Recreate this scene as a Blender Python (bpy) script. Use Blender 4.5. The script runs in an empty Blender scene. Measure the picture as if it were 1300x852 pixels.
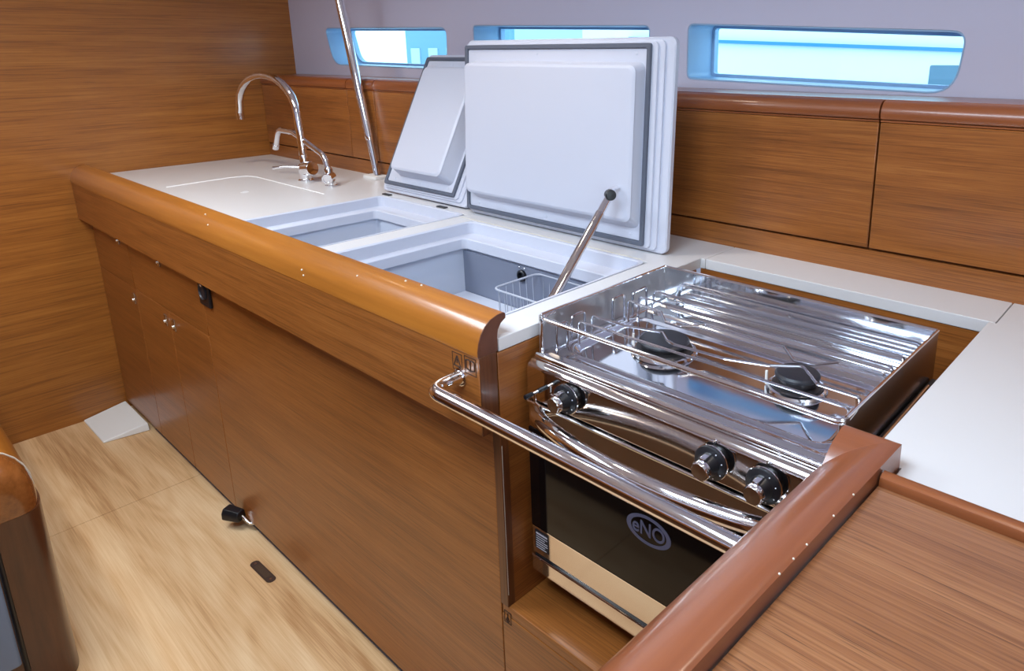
import bpy, bmesh, math, random
from mathutils import Vector, Matrix
random.seed(4)
sc = bpy.context.scene
COL = sc.collection
PI = math.pi

# ------------------------------------------------------------------ materials
def lin(r, g, b):
    f = lambda c: (c / 255 / 12.92) if c / 255 <= 0.04045 else ((c / 255 + 0.055) / 1.055) ** 2.4
    return (f(r), f(g), f(b), 1.0)

def mat_new(name):
    m = bpy.data.materials.new(name)
    m.use_nodes = True
    nt = m.node_tree
    return m, nt, nt.nodes['Principled BSDF']

def plain(name, col, rough=0.4, metal=0.0, coat=0.0, spec=0.5, noise=0.0, nscale=8.0):
    m, nt, p = mat_new(name)
    p.inputs['Base Color'].default_value = col
    p.inputs['Roughness'].default_value = rough
    p.inputs['Metallic'].default_value = metal
    p.inputs['Coat Weight'].default_value = coat
    p.inputs['Specular IOR Level'].default_value = spec
    if noise:
        tc = nt.nodes.new('ShaderNodeTexCoord')
        n = nt.nodes.new('ShaderNodeTexNoise'); n.inputs['Scale'].default_value = nscale
        n.inputs['Detail'].default_value = 4
        nt.links.new(tc.outputs['Object'], n.inputs['Vector'])
        mr = nt.nodes.new('ShaderNodeMapRange')
        mr.inputs['To Min'].default_value = max(0.0, rough - noise)
        mr.inputs['To Max'].default_value = rough + noise
        nt.links.new(n.outputs['Fac'], mr.inputs['Value'])
        nt.links.new(mr.outputs['Result'], p.inputs['Roughness'])
    return m

def wood(name, dark, mid, light, axis='X', fine=380.0, along=5.0, rough=0.35, coat=0.15, fleck=0.5, bump=0.02, broad=22.0):
    """Straight grained veneer, the grain running along one axis."""
    m, nt, p = mat_new(name)
    N, L = nt.nodes, nt.links
    tc = N.new('ShaderNodeTexCoord')
    def streak(across, lng, seed, detail=4):
        mp = N.new('ShaderNodeMapping')
        s = [across] * 3; s['XYZ'.index(axis)] = lng
        mp.inputs['Scale'].default_value = s
        mp.inputs['Location'].default_value = (seed, seed * 1.7, seed * .6)
        L.new(tc.outputs['Object'], mp.inputs['Vector'])
        n = N.new('ShaderNodeTexNoise'); n.inputs['Scale'].default_value = 1.0
        n.inputs['Detail'].default_value = detail; n.inputs['Roughness'].default_value = 0.62
        L.new(mp.outputs['Vector'], n.inputs['Vector'])
        return n
    a = streak(fine, along, 1.3)
    b = streak(broad, along * .25, 5.1, 3)
    c = streak(fine * 2.4, along * 3.2, 9.7, 2)
    mix = N.new('ShaderNodeMath'); mix.operation = 'MULTIPLY_ADD'
    L.new(a.outputs['Fac'], mix.inputs[0]); mix.inputs[1].default_value = 0.6
    mb = N.new('ShaderNodeMath'); mb.operation = 'MULTIPLY'; mb.inputs[1].default_value = 0.4
    L.new(b.outputs['Fac'], mb.inputs[0]); L.new(mb.outputs[0], mix.inputs[2])
    cr = N.new('ShaderNodeValToRGB')
    e = cr.color_ramp.elements
    e[0].position = 0.30; e[0].color = dark
    e[1].position = 0.72; e[1].color = light
    k = cr.color_ramp.elements.new(0.5); k.color = mid
    L.new(mix.outputs[0], cr.inputs['Fac'])
    # pores: short dark flecks
    pr = N.new('ShaderNodeMapRange'); pr.inputs['From Min'].default_value = 0.30; pr.inputs['From Max'].default_value = 0.42
    pr.inputs['To Min'].default_value = fleck; pr.inputs['To Max'].default_value = 0.0
    L.new(c.outputs['Fac'], pr.inputs['Value'])
    mc = N.new('ShaderNodeMix'); mc.data_type = 'RGBA'; mc.blend_type = 'MIX'
    L.new(pr.outputs['Result'], mc.inputs[0])
    L.new(cr.outputs['Color'], mc.inputs[6])
    mc.inputs[7].default_value = tuple(x * .55 for x in dark[:3]) + (1,)
    L.new(mc.outputs[2], p.inputs['Base Color'])
    p.inputs['Roughness'].default_value = rough
    p.inputs['Coat Weight'].default_value = coat
    p.inputs['Coat Roughness'].default_value = 0.12
    if bump:
        bp = N.new('ShaderNodeBump'); bp.inputs['Strength'].default_value = bump
        bp.inputs['Distance'].default_value = 0.002
        L.new(a.outputs['Fac'], bp.inputs['Height']); L.new(bp.outputs['Normal'], p.inputs['Normal'])
    return m

def oak(name):
    m, nt, p = mat_new(name)
    N, L = nt.nodes, nt.links
    tc = N.new('ShaderNodeTexCoord')
    def nz(scale, det, seed, dist=0.0):
        mp = N.new('ShaderNodeMapping'); mp.inputs['Scale'].default_value = scale
        mp.inputs['Location'].default_value = (seed, seed, seed)
        L.new(tc.outputs['Object'], mp.inputs['Vector'])
        n = N.new('ShaderNodeTexNoise'); n.inputs['Scale'].default_value = 1; n.inputs['Detail'].default_value = det
        n.inputs['Distortion'].default_value = dist
        L.new(mp.outputs['Vector'], n.inputs['Vector']); return n
    a = nz((1.1, 11, 1), 6, 2.2, 0.35)
    b = nz((7, 330, 1), 3, 7.7)
    c = nz((.55, 4.2, 1), 2, 4.4, 0.35)
    # cathedral figure: contour bands of a stretched noise
    f = N.new('ShaderNodeMath'); f.operation = 'MULTIPLY'; f.inputs[1].default_value = 95
    L.new(c.outputs['Fac'], f.inputs[0])
    sn = N.new('ShaderNodeMath'); sn.operation = 'SINE'; L.new(f.outputs[0], sn.inputs[0])
    m1 = N.new('ShaderNodeMath'); m1.operation = 'MULTIPLY_ADD'; m1.inputs[1].default_value = 0.035
    L.new(sn.outputs[0], m1.inputs[0]); L.new(a.outputs['Fac'], m1.inputs[2])
    m2 = N.new('ShaderNodeMath'); m2.operation = 'MULTIPLY_ADD'; m2.inputs[1].default_value = 0.36
    L.new(b.outputs['Fac'], m2.inputs[0]); L.new(m1.outputs[0], m2.inputs[2])
    cr = N.new('ShaderNodeValToRGB'); e = cr.color_ramp.elements
    e[0].position = 0.46; e[0].color = lin(176, 130, 84)
    e[1].position = 0.86; e[1].color = lin(229, 196, 153)
    k = e.new(0.64); k.color = lin(211, 170, 123)
    L.new(m2.outputs[0], cr.inputs['Fac'])
    L.new(cr.outputs['Color'], p.inputs['Base Color'])
    p.inputs['Roughness'].default_value = 0.42
    return m

TEAK = (lin(100, 57, 24), lin(147, 87, 37), lin(174, 112, 55))
M = {}
M['teak_x'] = wood('teak_veneer_x', *TEAK, axis='X')
M['teak_y'] = wood('teak_veneer_y', *TEAK, axis='Y')
M['teak_z'] = wood('teak_veneer_z', lin(72, 38, 20), lin(96, 54, 28), lin(120, 70, 38), axis='Z', fine=320)
M['teak_wall'] = wood('teak_bulkhead', lin(114, 66, 24), lin(156, 95, 36), lin(180, 117, 50), axis='Y', fine=230, along=4, broad=30, fleck=.35)
M['teak_table'] = wood('teak_table', lin(92, 54, 32), lin(140, 90, 55), lin(172, 121, 80), axis='X', fine=330, along=4.0, rough=.28, coat=.8, fleck=.75)
M['teak_solid'] = wood('teak_solid', lin(142, 84, 30), lin(167, 102, 37), lin(186, 120, 48), axis='X', fine=40, along=2, rough=.3, coat=.6, fleck=.05, bump=0, broad=4)
M['teak_solid_c'] = wood('teak_solid_c', lin(112, 60, 36), lin(134, 75, 45), lin(150, 89, 57), axis='X', fine=40, along=2, rough=.33, coat=.5, fleck=.05, bump=0, broad=4)  # corner fiddle teak, with the cool light put into its pinkish colour
M['teak_solid_y'] = wood('teak_solid_y', lin(112, 60, 36), lin(134, 75, 45), lin(150, 89, 57), axis='Y', fine=40, along=2, rough=.33, coat=.5, fleck=.05, bump=0, broad=4)  # same cool-lit tone, grain along the long arm
M['teak_end'] = wood('teak_end_grain', lin(80, 42, 26), lin(98, 54, 34), lin(112, 64, 42), axis='Z', fine=30, along=20, rough=.5, coat=0, fleck=.1, bump=0)
M['teak_mould'] = wood('teak_moulding', lin(112, 58, 28), lin(140, 78, 40), lin(160, 94, 52), axis='X', fine=40, along=2, rough=.35, coat=.4, fleck=.1, bump=0)
M['oak'] = oak('oak_floor')
M['groove'] = plain('dark_groove', lin(70, 48, 30), .8)
M['seal'] = plain('grey_floor_seal', lin(112, 106, 112), .5)
M['black_gap'] = plain('black_gap', lin(22, 16, 12), .9)
M['corian'] = plain('white_solid_surface', lin(218, 217, 218), .34, noise=.05)
M['white_line'] = plain('white_joint', lin(246, 246, 246), .4)
M['cream_line'] = plain('cream_joint', lin(222, 216, 200), .5)
M['abs'] = plain('white_moulding', lin(204, 208, 222), .38)
M['tub'] = plain('icebox_liner', lin(206, 212, 226), .4)
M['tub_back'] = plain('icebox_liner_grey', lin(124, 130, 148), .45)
M['gasket'] = plain('grey_gasket', lin(92, 98, 112), .55)
M['hull'] = plain('hull_lining', lin(200, 198, 217), .5, noise=.05, nscale=40)
M['ceiling'] = plain('ceiling_lining', lin(226, 226, 234), .45)
M['reveal'] = plain('window_reveal', lin(150, 182, 212), .35)
M['chrome'] = plain('chrome', (.88, .88, .90, 1), .07, 1.0)
M['steel'] = plain('stainless_steel', (.80, .83, .88, 1), .08, 1.0, noise=.04, nscale=14)
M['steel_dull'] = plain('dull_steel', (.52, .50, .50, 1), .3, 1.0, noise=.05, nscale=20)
M['steel_side'] = plain('brushed_steel', (.60, .58, .58, 1), .24, 1.0, noise=.06, nscale=14)
M['steel_panel'] = plain('polished_steel', (.70, .67, .66, 1), .09, 1.0, noise=.03, nscale=9)
M['wire'] = plain('wire_chrome', (.55, .55, .60, 1), .2, 1.0)
M['white_wire'] = plain('white_coated_wire', lin(186, 191, 204), .4)
M['black'] = plain('black_plastic', lin(22, 23, 28), .38)
M['enamel'] = plain('black_enamel', lin(38, 40, 48), .42)
M['skirt'] = plain('burner_skirt', lin(70, 68, 70), .35, .7)
M['glass_black'] = plain('black_oven_glass', lin(12, 11, 13), .05, spec=.3)
M['logo'] = plain('grey_logo', lin(96, 104, 136), .4)
M['sticker'] = plain('black_sticker', lin(24, 26, 36), .5)
M['print'] = plain('white_print', lin(226, 230, 238), .5)
M['engrave'] = plain('engraved_mark', lin(58, 36, 24), .7)
M['nylon'] = plain('white_nylon', lin(232, 230, 226), .5)
M['fabric'] = plain('blue_grey_cloth', lin(134, 148, 170), .85)
M['brown_panel'] = wood('dark_teak_panel', lin(64, 34, 20), lin(84, 46, 26), lin(100, 58, 34), axis='Z', fine=50, rough=.3, coat=.5, fleck=.1, bump=0)
M['dome'] = wood('glossy_teak_dome', lin(112, 62, 28), lin(140, 82, 38), lin(158, 98, 50), axis='X', fine=60, rough=.16, coat=1.0, fleck=.0, bump=0)
M['boat_white'] = plain('white_gelcoat', lin(240, 246, 250), .3)
M['boat_blue'] = plain('blue_gelcoat', lin(60, 140, 178), .4)
M['port_grey'] = plain('grey_port', lin(96, 128, 146), .5)
M['shed'] = plain('pale_cladding', lin(190, 208, 216), .8)
M['shed_dark'] = plain('grey_cladding', lin(120, 160, 184), .8)
M['quay'] = plain('concrete_quay', lin(206, 214, 216), .8)

def glass_mat():
    m = bpy.data.materials.new('window_glass'); m.use_nodes = True
    nt = m.node_tree; nt.nodes.clear()
    o = nt.nodes.new('ShaderNodeOutputMaterial'); mx = nt.nodes.new('ShaderNodeMixShader')
    t = nt.nodes.new('ShaderNodeBsdfTransparent'); t.inputs['Color'].default_value = (.80, .95, 1.0, 1)
    g = nt.nodes.new('ShaderNodeBsdfGlossy'); g.inputs['Roughness'].default_value = 0.02
    mx.inputs[0].default_value = 0.06
    nt.links.new(t.outputs[0], mx.inputs[1]); nt.links.new(g.outputs[0], mx.inputs[2]); nt.links.new(mx.outputs[0], o.inputs['Surface'])
    return m
M['glass'] = glass_mat()
def emit(name, col, s):
    m = bpy.data.materials.new(name); m.use_nodes = True
    nt = m.node_tree; nt.nodes.clear()
    o = nt.nodes.new('ShaderNodeOutputMaterial'); e = nt.nodes.new('ShaderNodeEmission')
    e.inputs['Color'].default_value = col; e.inputs['Strength'].default_value = s
    nt.links.new(e.outputs[0], o.inputs['Surface']); return m
M['lamp'] = emit('downlight_glow', (1, .86, .68, 1), 14)
# ------------------------------------------------------------------ geometry helpers
def wloc(o):
    v = Vector((0, 0, 0))
    while o is not None:
        v += o.location; o = o.parent
    return v

class MB:
    def __init__(s): s.bm = bmesh.new()
    def faces(s, vs, fs):
        v = [s.bm.verts.new(p) for p in vs]
        for f in fs:
            try: s.bm.faces.new([v[i] for i in f])
            except ValueError: pass
        return s
    def box(s, x0, x1, y0, y1, z0, z1):
        vs = [(x, y, z) for z in (z0, z1) for y in (y0, y1) for x in (x0, x1)]
        return s.faces(vs, [(0, 2, 3, 1), (4, 5, 7, 6), (0, 1, 5, 4), (1, 3, 7, 5), (3, 2, 6, 7), (2, 0, 4, 6)])
    def loft(s, loops, cap0=True, cap1=True, closed=True):
        n = len(loops[0]); vs = [p for l in loops for p in l]; fs = []
        for k in range(len(loops) - 1):
            for i in range(n if closed else n - 1):
                j = (i + 1) % n
                fs.append((k * n + i, k * n + j, (k + 1) * n + j, (k + 1) * n + i))
        if cap0: fs.append(tuple(range(n))[::-1])
        if cap1: fs.append(tuple((len(loops) - 1) * n + i for i in range(n)))
        return s.faces(vs, fs)
    def prism(s, poly, axis, a, b):
        """extrude a 2-D polygon along an axis; poly gives the other two axes in XYZ order"""
        def P(p, t):
            if axis == 'X': return (t, p[0], p[1])
            if axis == 'Y': return (p[0], t, p[1])
            return (p[0], p[1], t)
        return s.loft([[P(p, a) for p in poly], [P(p, b) for p in poly]])
    def tube(s, path, r, n=10, cap=True, closed=False):
        P = [Vector(p) for p in path]; m = len(P)
        rs = r if isinstance(r, (list, tuple)) else [r] * m
        T = []
        for i in range(m):
            if closed: t = P[(i + 1) % m] - P[i - 1]
            elif i == 0: t = P[1] - P[0]
            elif i == m - 1: t = P[-1] - P[-2]
            else: t = (P[i + 1] - P[i]).normalized() + (P[i] - P[i - 1]).normalized()
            T.append(t.normalized())
        u = T[0].cross(Vector((0, 0, 1)))
        if u.length < .1: u = T[0].cross(Vector((1, 0, 0)))
        u.normalize(); loops = []
        for i in range(m):
            u = (u - T[i] * u.dot(T[i])).normalized(); w = T[i].cross(u)
            loops.append([tuple(P[i] + (u * math.cos(2 * PI * k / n) + w * math.sin(2 * PI * k / n)) * rs[i]) for k in range(n)])
        if closed: loops.append(loops[0]); 
        return s.loft(loops, cap and not closed, cap and not closed)
    def lathe(s, prof, c, axis=(0, 0, 1), n=32):
        """prof: (radius, height) pairs along axis from c"""
        a = Vector(axis).normalized(); u = a.cross(Vector((0, 0, 1)))
        if u.length < .1: u = a.cross(Vector((1, 0, 0)))
        u.normalize(); w = a.cross(u); c = Vector(c)
        loops = [[tuple(c + a * h + (u * math.cos(2 * PI * k / n) + w * math.sin(2 * PI * k / n)) * max(r, 1e-5)) for k in range(n)] for r, h in prof]
        return s.loft(loops)
    def ball(s, c, r, n=16):
        pr = [(r * math.sin(PI * i / n), -r * math.cos(PI * i / n)) for i in range(n + 1)]
        return s.lathe(pr, c, n=n * 2)
    def xf(s, mtx):
        bmesh.ops.transform(s.bm, matrix=mtx, verts=s.bm.verts); return s
    def bevel(s, w, seg=2, ang=30):
        bmesh.ops.remove_doubles(s.bm, verts=s.bm.verts, dist=1e-5)
        s.bm.normal_update()
        es = [e for e in s.bm.edges if len(e.link_faces) == 2 and e.calc_face_angle(0) > math.radians(ang)]
        if es: bmesh.ops.bevel(s.bm, geom=es, offset=w, segments=seg, profile=.5, affect='EDGES', clamp_overlap=True)
        return s
    def build(s, name, m, parent=None, sharp=38, kind=None):
        bm = s.bm
        bmesh.ops.remove_doubles(bm, verts=bm.verts, dist=1e-6)
        bmesh.ops.recalc_face_normals(bm, faces=bm.faces)
        for f in bm.faces: f.smooth = True
        for e in bm.edges:
            if len(e.link_faces) != 2 or e.calc_face_angle(0) > math.radians(sharp): e.smooth = False
        off = wloc(parent)
        me = bpy.data.meshes.new(name)
        if off.length: bmesh.ops.translate(bm, vec=-off, verts=bm.verts)
        bm.to_mesh(me); bm.free()
        me.materials.append(m)
        o = bpy.data.objects.new(name, me); COL.objects.link(o)
        wn = o.modifiers.new('flat_faces', 'WEIGHTED_NORMAL'); wn.keep_sharp = True; wn.weight = 100
        if parent: o.parent = parent
        if kind: o['kind'] = kind
        return o

def thing(name, label, cat, loc=(0, 0, 0), group=None):
    o = bpy.data.objects.new(name, None); COL.objects.link(o); o.location = loc
    o.empty_display_size = .05
    return tag(o, label, cat, group)
def tag(o, label, cat, group=None):
    o['label'] = label; o['category'] = cat
    if group: o['group'] = group
    return o
def struct(mb, name, m, parent=None): return mb.build(name, m, parent, kind=None if parent else 'structure')
def plabel(o, t): o['label'] = t; return o

def rr(x0, x1, y0, y1, r, n=5):
    o = []
    for cx, cy, a0 in ((x1 - r, y1 - r, 0), (x0 + r, y1 - r, 90), (x0 + r, y0 + r, 180), (x1 - r, y0 + r, 270)):
        for i in range(n + 1):
            a = math.radians(a0 + 90 * i / n); o.append((cx + r * math.cos(a), cy + r * math.sin(a)))
    return o
def rpoly(pts, rad, n=5):
    """round the corners of a polygon (2-D or 3-D points)"""
    o = []; m = len(pts)
    for i in range(m):
        p = Vector(pts[i]); r = rad[i] if isinstance(rad, (list, tuple)) else rad
        o += [tuple(q) for q in corner(Vector(pts[i - 1]), p, Vector(pts[(i + 1) % m]), r, n)]
    return o
def corner(a, p, b, r, n):
    if r <= 0: return [p]
    d1 = (a - p).normalized(); d2 = (b - p).normalized()
    ang = d1.angle(d2)
    if ang > PI - .02: return [p]
    t = min(r / math.tan(ang / 2), (a - p).length * .49, (b - p).length * .49)
    q1, q2 = p + d1 * t, p + d2 * t
    return [q1 * (1 - s) ** 2 + p * 2 * s * (1 - s) + q2 * s ** 2 for s in [i / n for i in range(n + 1)]]
def fpath(pts, r, n=6):
    """open path with filleted corners"""
    P = [Vector(p) for p in pts]; o = [P[0]]
    for i in range(1, len(P) - 1):
        rr_ = r[i] if isinstance(r, (list, tuple)) else r
        o += corner(P[i - 1], P[i], P[i + 1], rr_, n)
    o.append(P[-1]); return [tuple(v) for v in o]

# ------------------------------------------------------------------ camera (solved from the photograph's vanishing lines)
CAM = Vector((3.29759192, -0.70403534, 1.46763336)); YAW, PIT, ROL = 0.840878264, -0.260584827, -0.00893029747
F, PX, PY = 892.562914, 750.002244, 298.847329
fw = Vector((-math.cos(YAW) * math.cos(PIT), math.sin(YAW) * math.cos(PIT), math.sin(PIT)))
rt = fw.cross(Vector((0, 0, 1))).normalized(); up = rt.cross(fw)
rt, up = rt * math.cos(ROL) + up * math.sin(ROL), up * math.cos(ROL) - rt * math.sin(ROL)
cd = bpy.data.cameras.new('camera'); cam = bpy.data.objects.new('camera', cd); COL.objects.link(cam)
cam.matrix_world = Matrix(((rt.x, up.x, -fw.x, CAM.x), (rt.y, up.y, -fw.y, CAM.y), (rt.z, up.z, -fw.z, CAM.z), (0, 0, 0, 1)))
cd.sensor_width = 36; cd.lens = F * 36 / 1300; cd.shift_x = (650 - PX) / 1300; cd.shift_y = (PY - 426) / 1300
cd.clip_start = .02
sc.camera = cam

# ------------------------------------------------------------------ room shell
XR, YA, ZT = 4.6, -2.3, 2.05
b = MB()
b.box(-.02, .2945, .0132, .06, -.04, 0).box(-.02, .7652, YA, .013, -.04, 0).box(.7672, 2.129, YA, .013, -.04, 0).box(2.131, XR, YA, .013, -.04, 0)
struct(b, 'floor', M['oak'])
struct(MB().box(.7652, .7672, YA, .013, -.04, -.003).box(2.129, 2.131, YA, .013, -.04, -.003), 'trim_1', M['groove'])
struct(MB().box(.295, 3.04, .0132, .0215, -.04, .002), 'trim_5', M['seal'])
struct(MB().box(1.46, 3.045, -.75, -.722, .0005, .86).bevel(.004), 'reflection_panel', M['brown_panel'])  # unseen stand-in for the brown furniture mirrored in the cooker front
struct(MB().box(-.03, 0, YA, 1.2, -.05, ZT), 'wall_far', M['teak_wall'])
struct(MB().box(XR, XR + .03, YA, -1.75, -.05, ZT).box(XR, XR + .03, -.75, 1.2, -.05, ZT).box(XR, XR + .03, -1.75, -.75, -.05, .5).box(XR, XR + .03, -1.75, -.75, 1.98, ZT), 'wall_near', M['teak_wall'])
struct(MB().box(-.03, XR + .03, YA - .03, YA, -.05, 1.25), 'wall_aisle', M['teak_x'])
struct(MB().box(-.03, XR + .03, YA - .03, YA, 1.25, ZT), 'trim_2', M['hull'])
# hull side with three long windows
YH, YG = .91, 1.03
ZW = [((1.563, 1.545), (1.405, 1.394)), ((1.547, 1.527), (1.394, 1.386)), ((1.5285, 1.495), (1.3835, 1.366))]
WIN = [((.305, 1.170), (.075, .012, .012, .055)), ((1.317, 2.080), (.015, .012, .012, .015)), ((2.203, 2.884), (.014, .03, .05, .014))]
def win_loop(k, inset=0.0, y=YH, n=6):
    (x0, x1), r = WIN[k]
    a, c = x0 + inset, x1 - inset
    lo = .33 if k == 0 else 0
    (ta, tc), (ba, bc) = ZW[k]
    pts = [(a, ta - inset), (c, tc - inset), (c - (.012 if k == 2 else .006), bc + inset), (a + (.05 if k == 0 else 0), ba + inset)]
    rad = [.025, .035, .07, .085] if k == 0 else ([.02, .03, .06, .02] if k == 2 else [.015, .02, .02, .015])
    rad = [max(.006, q - inset) for q in rad]
    return [(p[0], y, p[1]) for p in rpoly(pts, rad, n)]
def wall_with_holes(y0, y1, x0, x1, z0, z1, loops):
    """panel with holes: a flat n-gon grid filled round each hole"""
    bm = bmesh.new(); es = []
    def ring(pts):
        v = [bm.verts.new(p) for p in pts]
        for i in range(len(v)): es.append(bm.edges.new((v[i], v[(i + 1) % len(v)])))
    ring([(x0, y0, z0), (x1, y0, z0), (x1, y0, z1), (x0, y0, z1)])
    for l in loops: ring(l)
    bmesh.ops.triangle_fill(bm, use_beauty=True, use_dissolve=False, edges=es)
    mb = MB(); mb.bm.free(); mb.bm = bm
    ex = bmesh.ops.extrude_face_region(bm, geom=list(bm.faces))
    bmesh.ops.translate(bm, vec=(0, y1 - y0, 0), verts=[g for g in ex['geom'] if isinstance(g, bmesh.types.BMVert)])
    return mb
struct(wall_with_holes(YH, YG + .02, -.03, XR + .03, .3, ZT, [win_loop(k) for k in range(3)]), 'wall_hull', M['hull'])
for k in range(3):
    outer = win_loop(k, .0005, YH + .001); inner = win_loop(k, .0005, YG + .019)
    o2 = win_loop(k, .004, YH + .001); i2 = win_loop(k, .004, YG - .004)
    i3 = win_loop(k, .012, YG - .004); i4 = win_loop(k, .012, YG + .016)
    w = struct(MB().loft([outer, o2, i2, i3, i4, inner, outer], False, False), 'window_%d' % (k + 1), M['reveal'])
    pn = win_loop(k, .010, YG); pb = win_loop(k, .010, YG + .008)
    MB().loft([pn, pb]).build('pane', M['glass'], w)
# ceiling with two open deck hatches and downlights
HATCH = [(.95, 1.65, -1.05, -.35), (2.35, 3.05, -1.05, -.35)]
b = MB()
xs = [-.03, .95, 1.65, 2.35, 3.05, XR + .03]; ys = [YA - .03, -1.05, -.35, 1.06]
for i in range(5):
    for j in range(3):
        if j == 1 and i in (1, 3): continue
        b.box(xs[i], xs[i + 1], ys[j], ys[j + 1], ZT, ZT + .06)
struct(b, 'ceiling', M['ceiling'])

# ------------------------------------------------------------------ worktop and base units
ZC = 1.0
def slab(cells, z0=.976, z1=ZC, bev=.0022):
    mb = MB()
    for c in cells: mb.box(*c, z0, z1)
    bmesh.ops.remove_doubles(mb.bm, verts=mb.bm.verts, dist=1e-5)
    # drop internal faces shared by neighbouring cells
    seen = {}
    for f in mb.bm.faces: seen.setdefault(tuple(round(q, 4) for q in f.calc_center_median()), []).append(f)
    for v in seen.values():
        if len(v) > 1:
            bmesh.ops.delete(mb.bm, geom=v, context='FACES')
    return mb.bevel(bev, 2)
YB = .746
SX0, SX1, SY0, SY1 = 1.25, 1.692, .04, .546     # small icebox hatch
BX0, BX1, BY0, BY1 = 1.762, 2.383, .04, .510    # large icebox hatch
def grid_cells(xs, ys, holes):
    out = []
    for i in range(len(xs) - 1):
        for j in range(len(ys) - 1):
            cx, cy = (xs[i] + xs[i + 1]) / 2, (ys[j] + ys[j + 1]) / 2
            if any(h[0] < cx < h[1] and h[2] < cy < h[3] for h in holes): continue
            out.append((xs[i], xs[i + 1], ys[j], ys[j + 1]))
    return out
wt = thing('worktop', 'long white solid surface worktop along the hull side', 'worktop', (1.5, .4, ZC))
cells = grid_cells([.001, SX0, SX1, BX0, BX1, 2.455], [.004, SY0, BY1, SY1, YB], [(SX0, SX1, SY0, SY1), (BX0, BX1, BY0, BY1)])
cells += [(2.455, 2.468, .614, YB)]
slab(cells).build('slab', M['corian'], wt)
slab([(2.4690, 3.0605, .614, YB)]).build('slab', M['corian'], wt)
slab(grid_cells([3.05, 3.062, 3.088, 4.4], [.012, .059, .613, YB], [(3.05, 3.062, .613, YB), (3.05, 3.088, .012, .059)])).build('slab', M['corian'], wt)
MB().tube([(x, y, ZC) for x, y in [(.52, .13), (.50, .36), (.515, .415), (.56, .43), (1.08, .43)]], .0022, 6).build('sink_cover_joint', M['white_line'], wt)
MB().lathe([(.014, 0), (.014, .0006), (.011, .0012), (.010, -.003), (.0, -.004)], (.835, .272, ZC - .0004), n=24).build('finger_hole', M['white_line'], wt)

# teak backsplash strip behind the worktop
struct(MB().prism([(YB - .004, ZC - .02), (YB - .004, 1.052), (YB + .02, 1.052), (YB + .02, ZC - .02)], 'X', .001, 4.4), 'trim_3', M['teak_x'])

# base cabinets: doors set back below the apron
ZA, ZG = .836, .075
def latch(x, z, par):
    MB().box(x - .011, x + .011, -.0035, .001, z - .020, z + .020).bevel(.0015).build('latch_plate', M['steel_side'], par)
    l = [c for c in par.children if c.name.startswith('latch_plate')][-1]
    MB().lathe([(.0055, 0), (.0055, .004), (.004, .006), (0, .0065)], (x, -.003, z - .004), (0, -1, 0), 16).build('latch_button', M['chrome'], l)
def door(x0, x1, z0, z1, name, par, m='teak_x'):
    return MB().box(x0 + .0012, x1 - .0012, 0, .018, z0 + .0012, z1 - .0012).bevel(.0012, 1).build(name, M[m], par)
def carcass(x0, x1, par):
    MB().box(x0 + .0004, x1 - .0004, .019, .045, ZG, ZA + .1).build('carcass', M['groove'], par)
def plinth(x0, x1, par):
    MB().box(x0 + .0004, x1 - .0004, .0235, .058, -.01, ZG + .01).build('plinth', M['black_gap'], par)
ZG = .034
DOORS = {}
u1 = thing('base_cabinet', 'narrow teak base cabinet in the corner against the far bulkhead', 'cabinet', (.22, .03, 0))
carcass(0.001, .432, u1); plinth(0.001, .432, u1)
d1 = door(.001, .432, .632, ZA, 'drawer_front', u1); d2 = door(.001, .432, ZG, .632, 'door', u1)
u2 = thing('base_cabinet', 'teak base cabinet with one wide drawer above a pair of doors', 'cabinet', (.77, .03, 0))
carcass(.432, 1.112, u2); plinth(.432, 1.112, u2)
d3 = door(.432, 1.112, .632, ZA, 'drawer_front', u2)
d4 = door(.432, .772, ZG, .632, 'door', u2); d5 = door(.772, 1.112, ZG, .632, 'door', u2)
for x, z, d in ((.33, .803, d1), (.754, .803, d3), (.402, .588, d2), (.728, .588, d4), (.806, .588, d5)): latch(x, z, d)
u3 = thing('base_cabinet', 'long plain teak panel unit under the iceboxes beside the cooker', 'cabinet', (1.78, .03, 0))
carcass(1.112, 2.434, u3); plinth(1.112, 2.435, u3)
door(1.112, 2.4345, ZG, ZA, 'front_panel', u3)
MB().box(2.435, 2.4552, .0005, .60, .4635, .975).bevel(.0008, 1).build('side_panel', M['teak_y'], u3)
MB().box(2.4348, 2.4556, -.002, .0165, .463, ZA).bevel(.001, 1).build('edge_strip', M['teak_z'], u3)
MB().box(2.4556, 2.4558, -.0005, .0008, .49, .80).build('worn_edge', M['cream_line'], u3)

# apron and rounded fiddle above it
ap = thing('apron', 'teak apron board under the rounded fiddle of the worktop', 'panel', (1.2, -.03, ZA))
MB().box(.001, 2.4545, -.040, -.002, ZA, .9795).bevel(.001, 1).build('board', M['teak_x'], ap)
MB().box(2.4547, 2.4567, -.0395, -.003, ZA, .9795).bevel(.0006, 1).build('edge_strip', M['teak_z'], ap)
def icon_frame(mb, x0, x1, z0, z1, y, t=.0012):
    for q in ((x0, x1, z0, z0 + t), (x0, x1, z1 - t, z1), (x0, x0 + t, z0, z1), (x1 - t, x1, z0, z1)):
        mb.box(q[0], q[1], y, y + .001, q[2], q[3])
def bar2(mb, p, q, y, t=.0012):
    mb.tube([(p[0], y, p[1]), (q[0], y, q[1])], t * .6, 6)
Ym = -.0406
b = MB(); icon_frame(b, 2.385, 2.411, .941, .973, Ym)
for p, q in (((2.389, .949), (2.407, .949)), ((2.389, .949), (2.398, .968)), ((2.398, .968), (2.407, .949)), ((2.398, .962), (2.398, .955))): bar2(b, p, q, Ym + .0003, .002)
plabel(b.build('warning_pictogram', M['engrave'], ap), 'engraved warning triangle in a square')
b = MB(); icon_frame(b, 2.418, 2.448, .943, .975, Ym)
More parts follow.
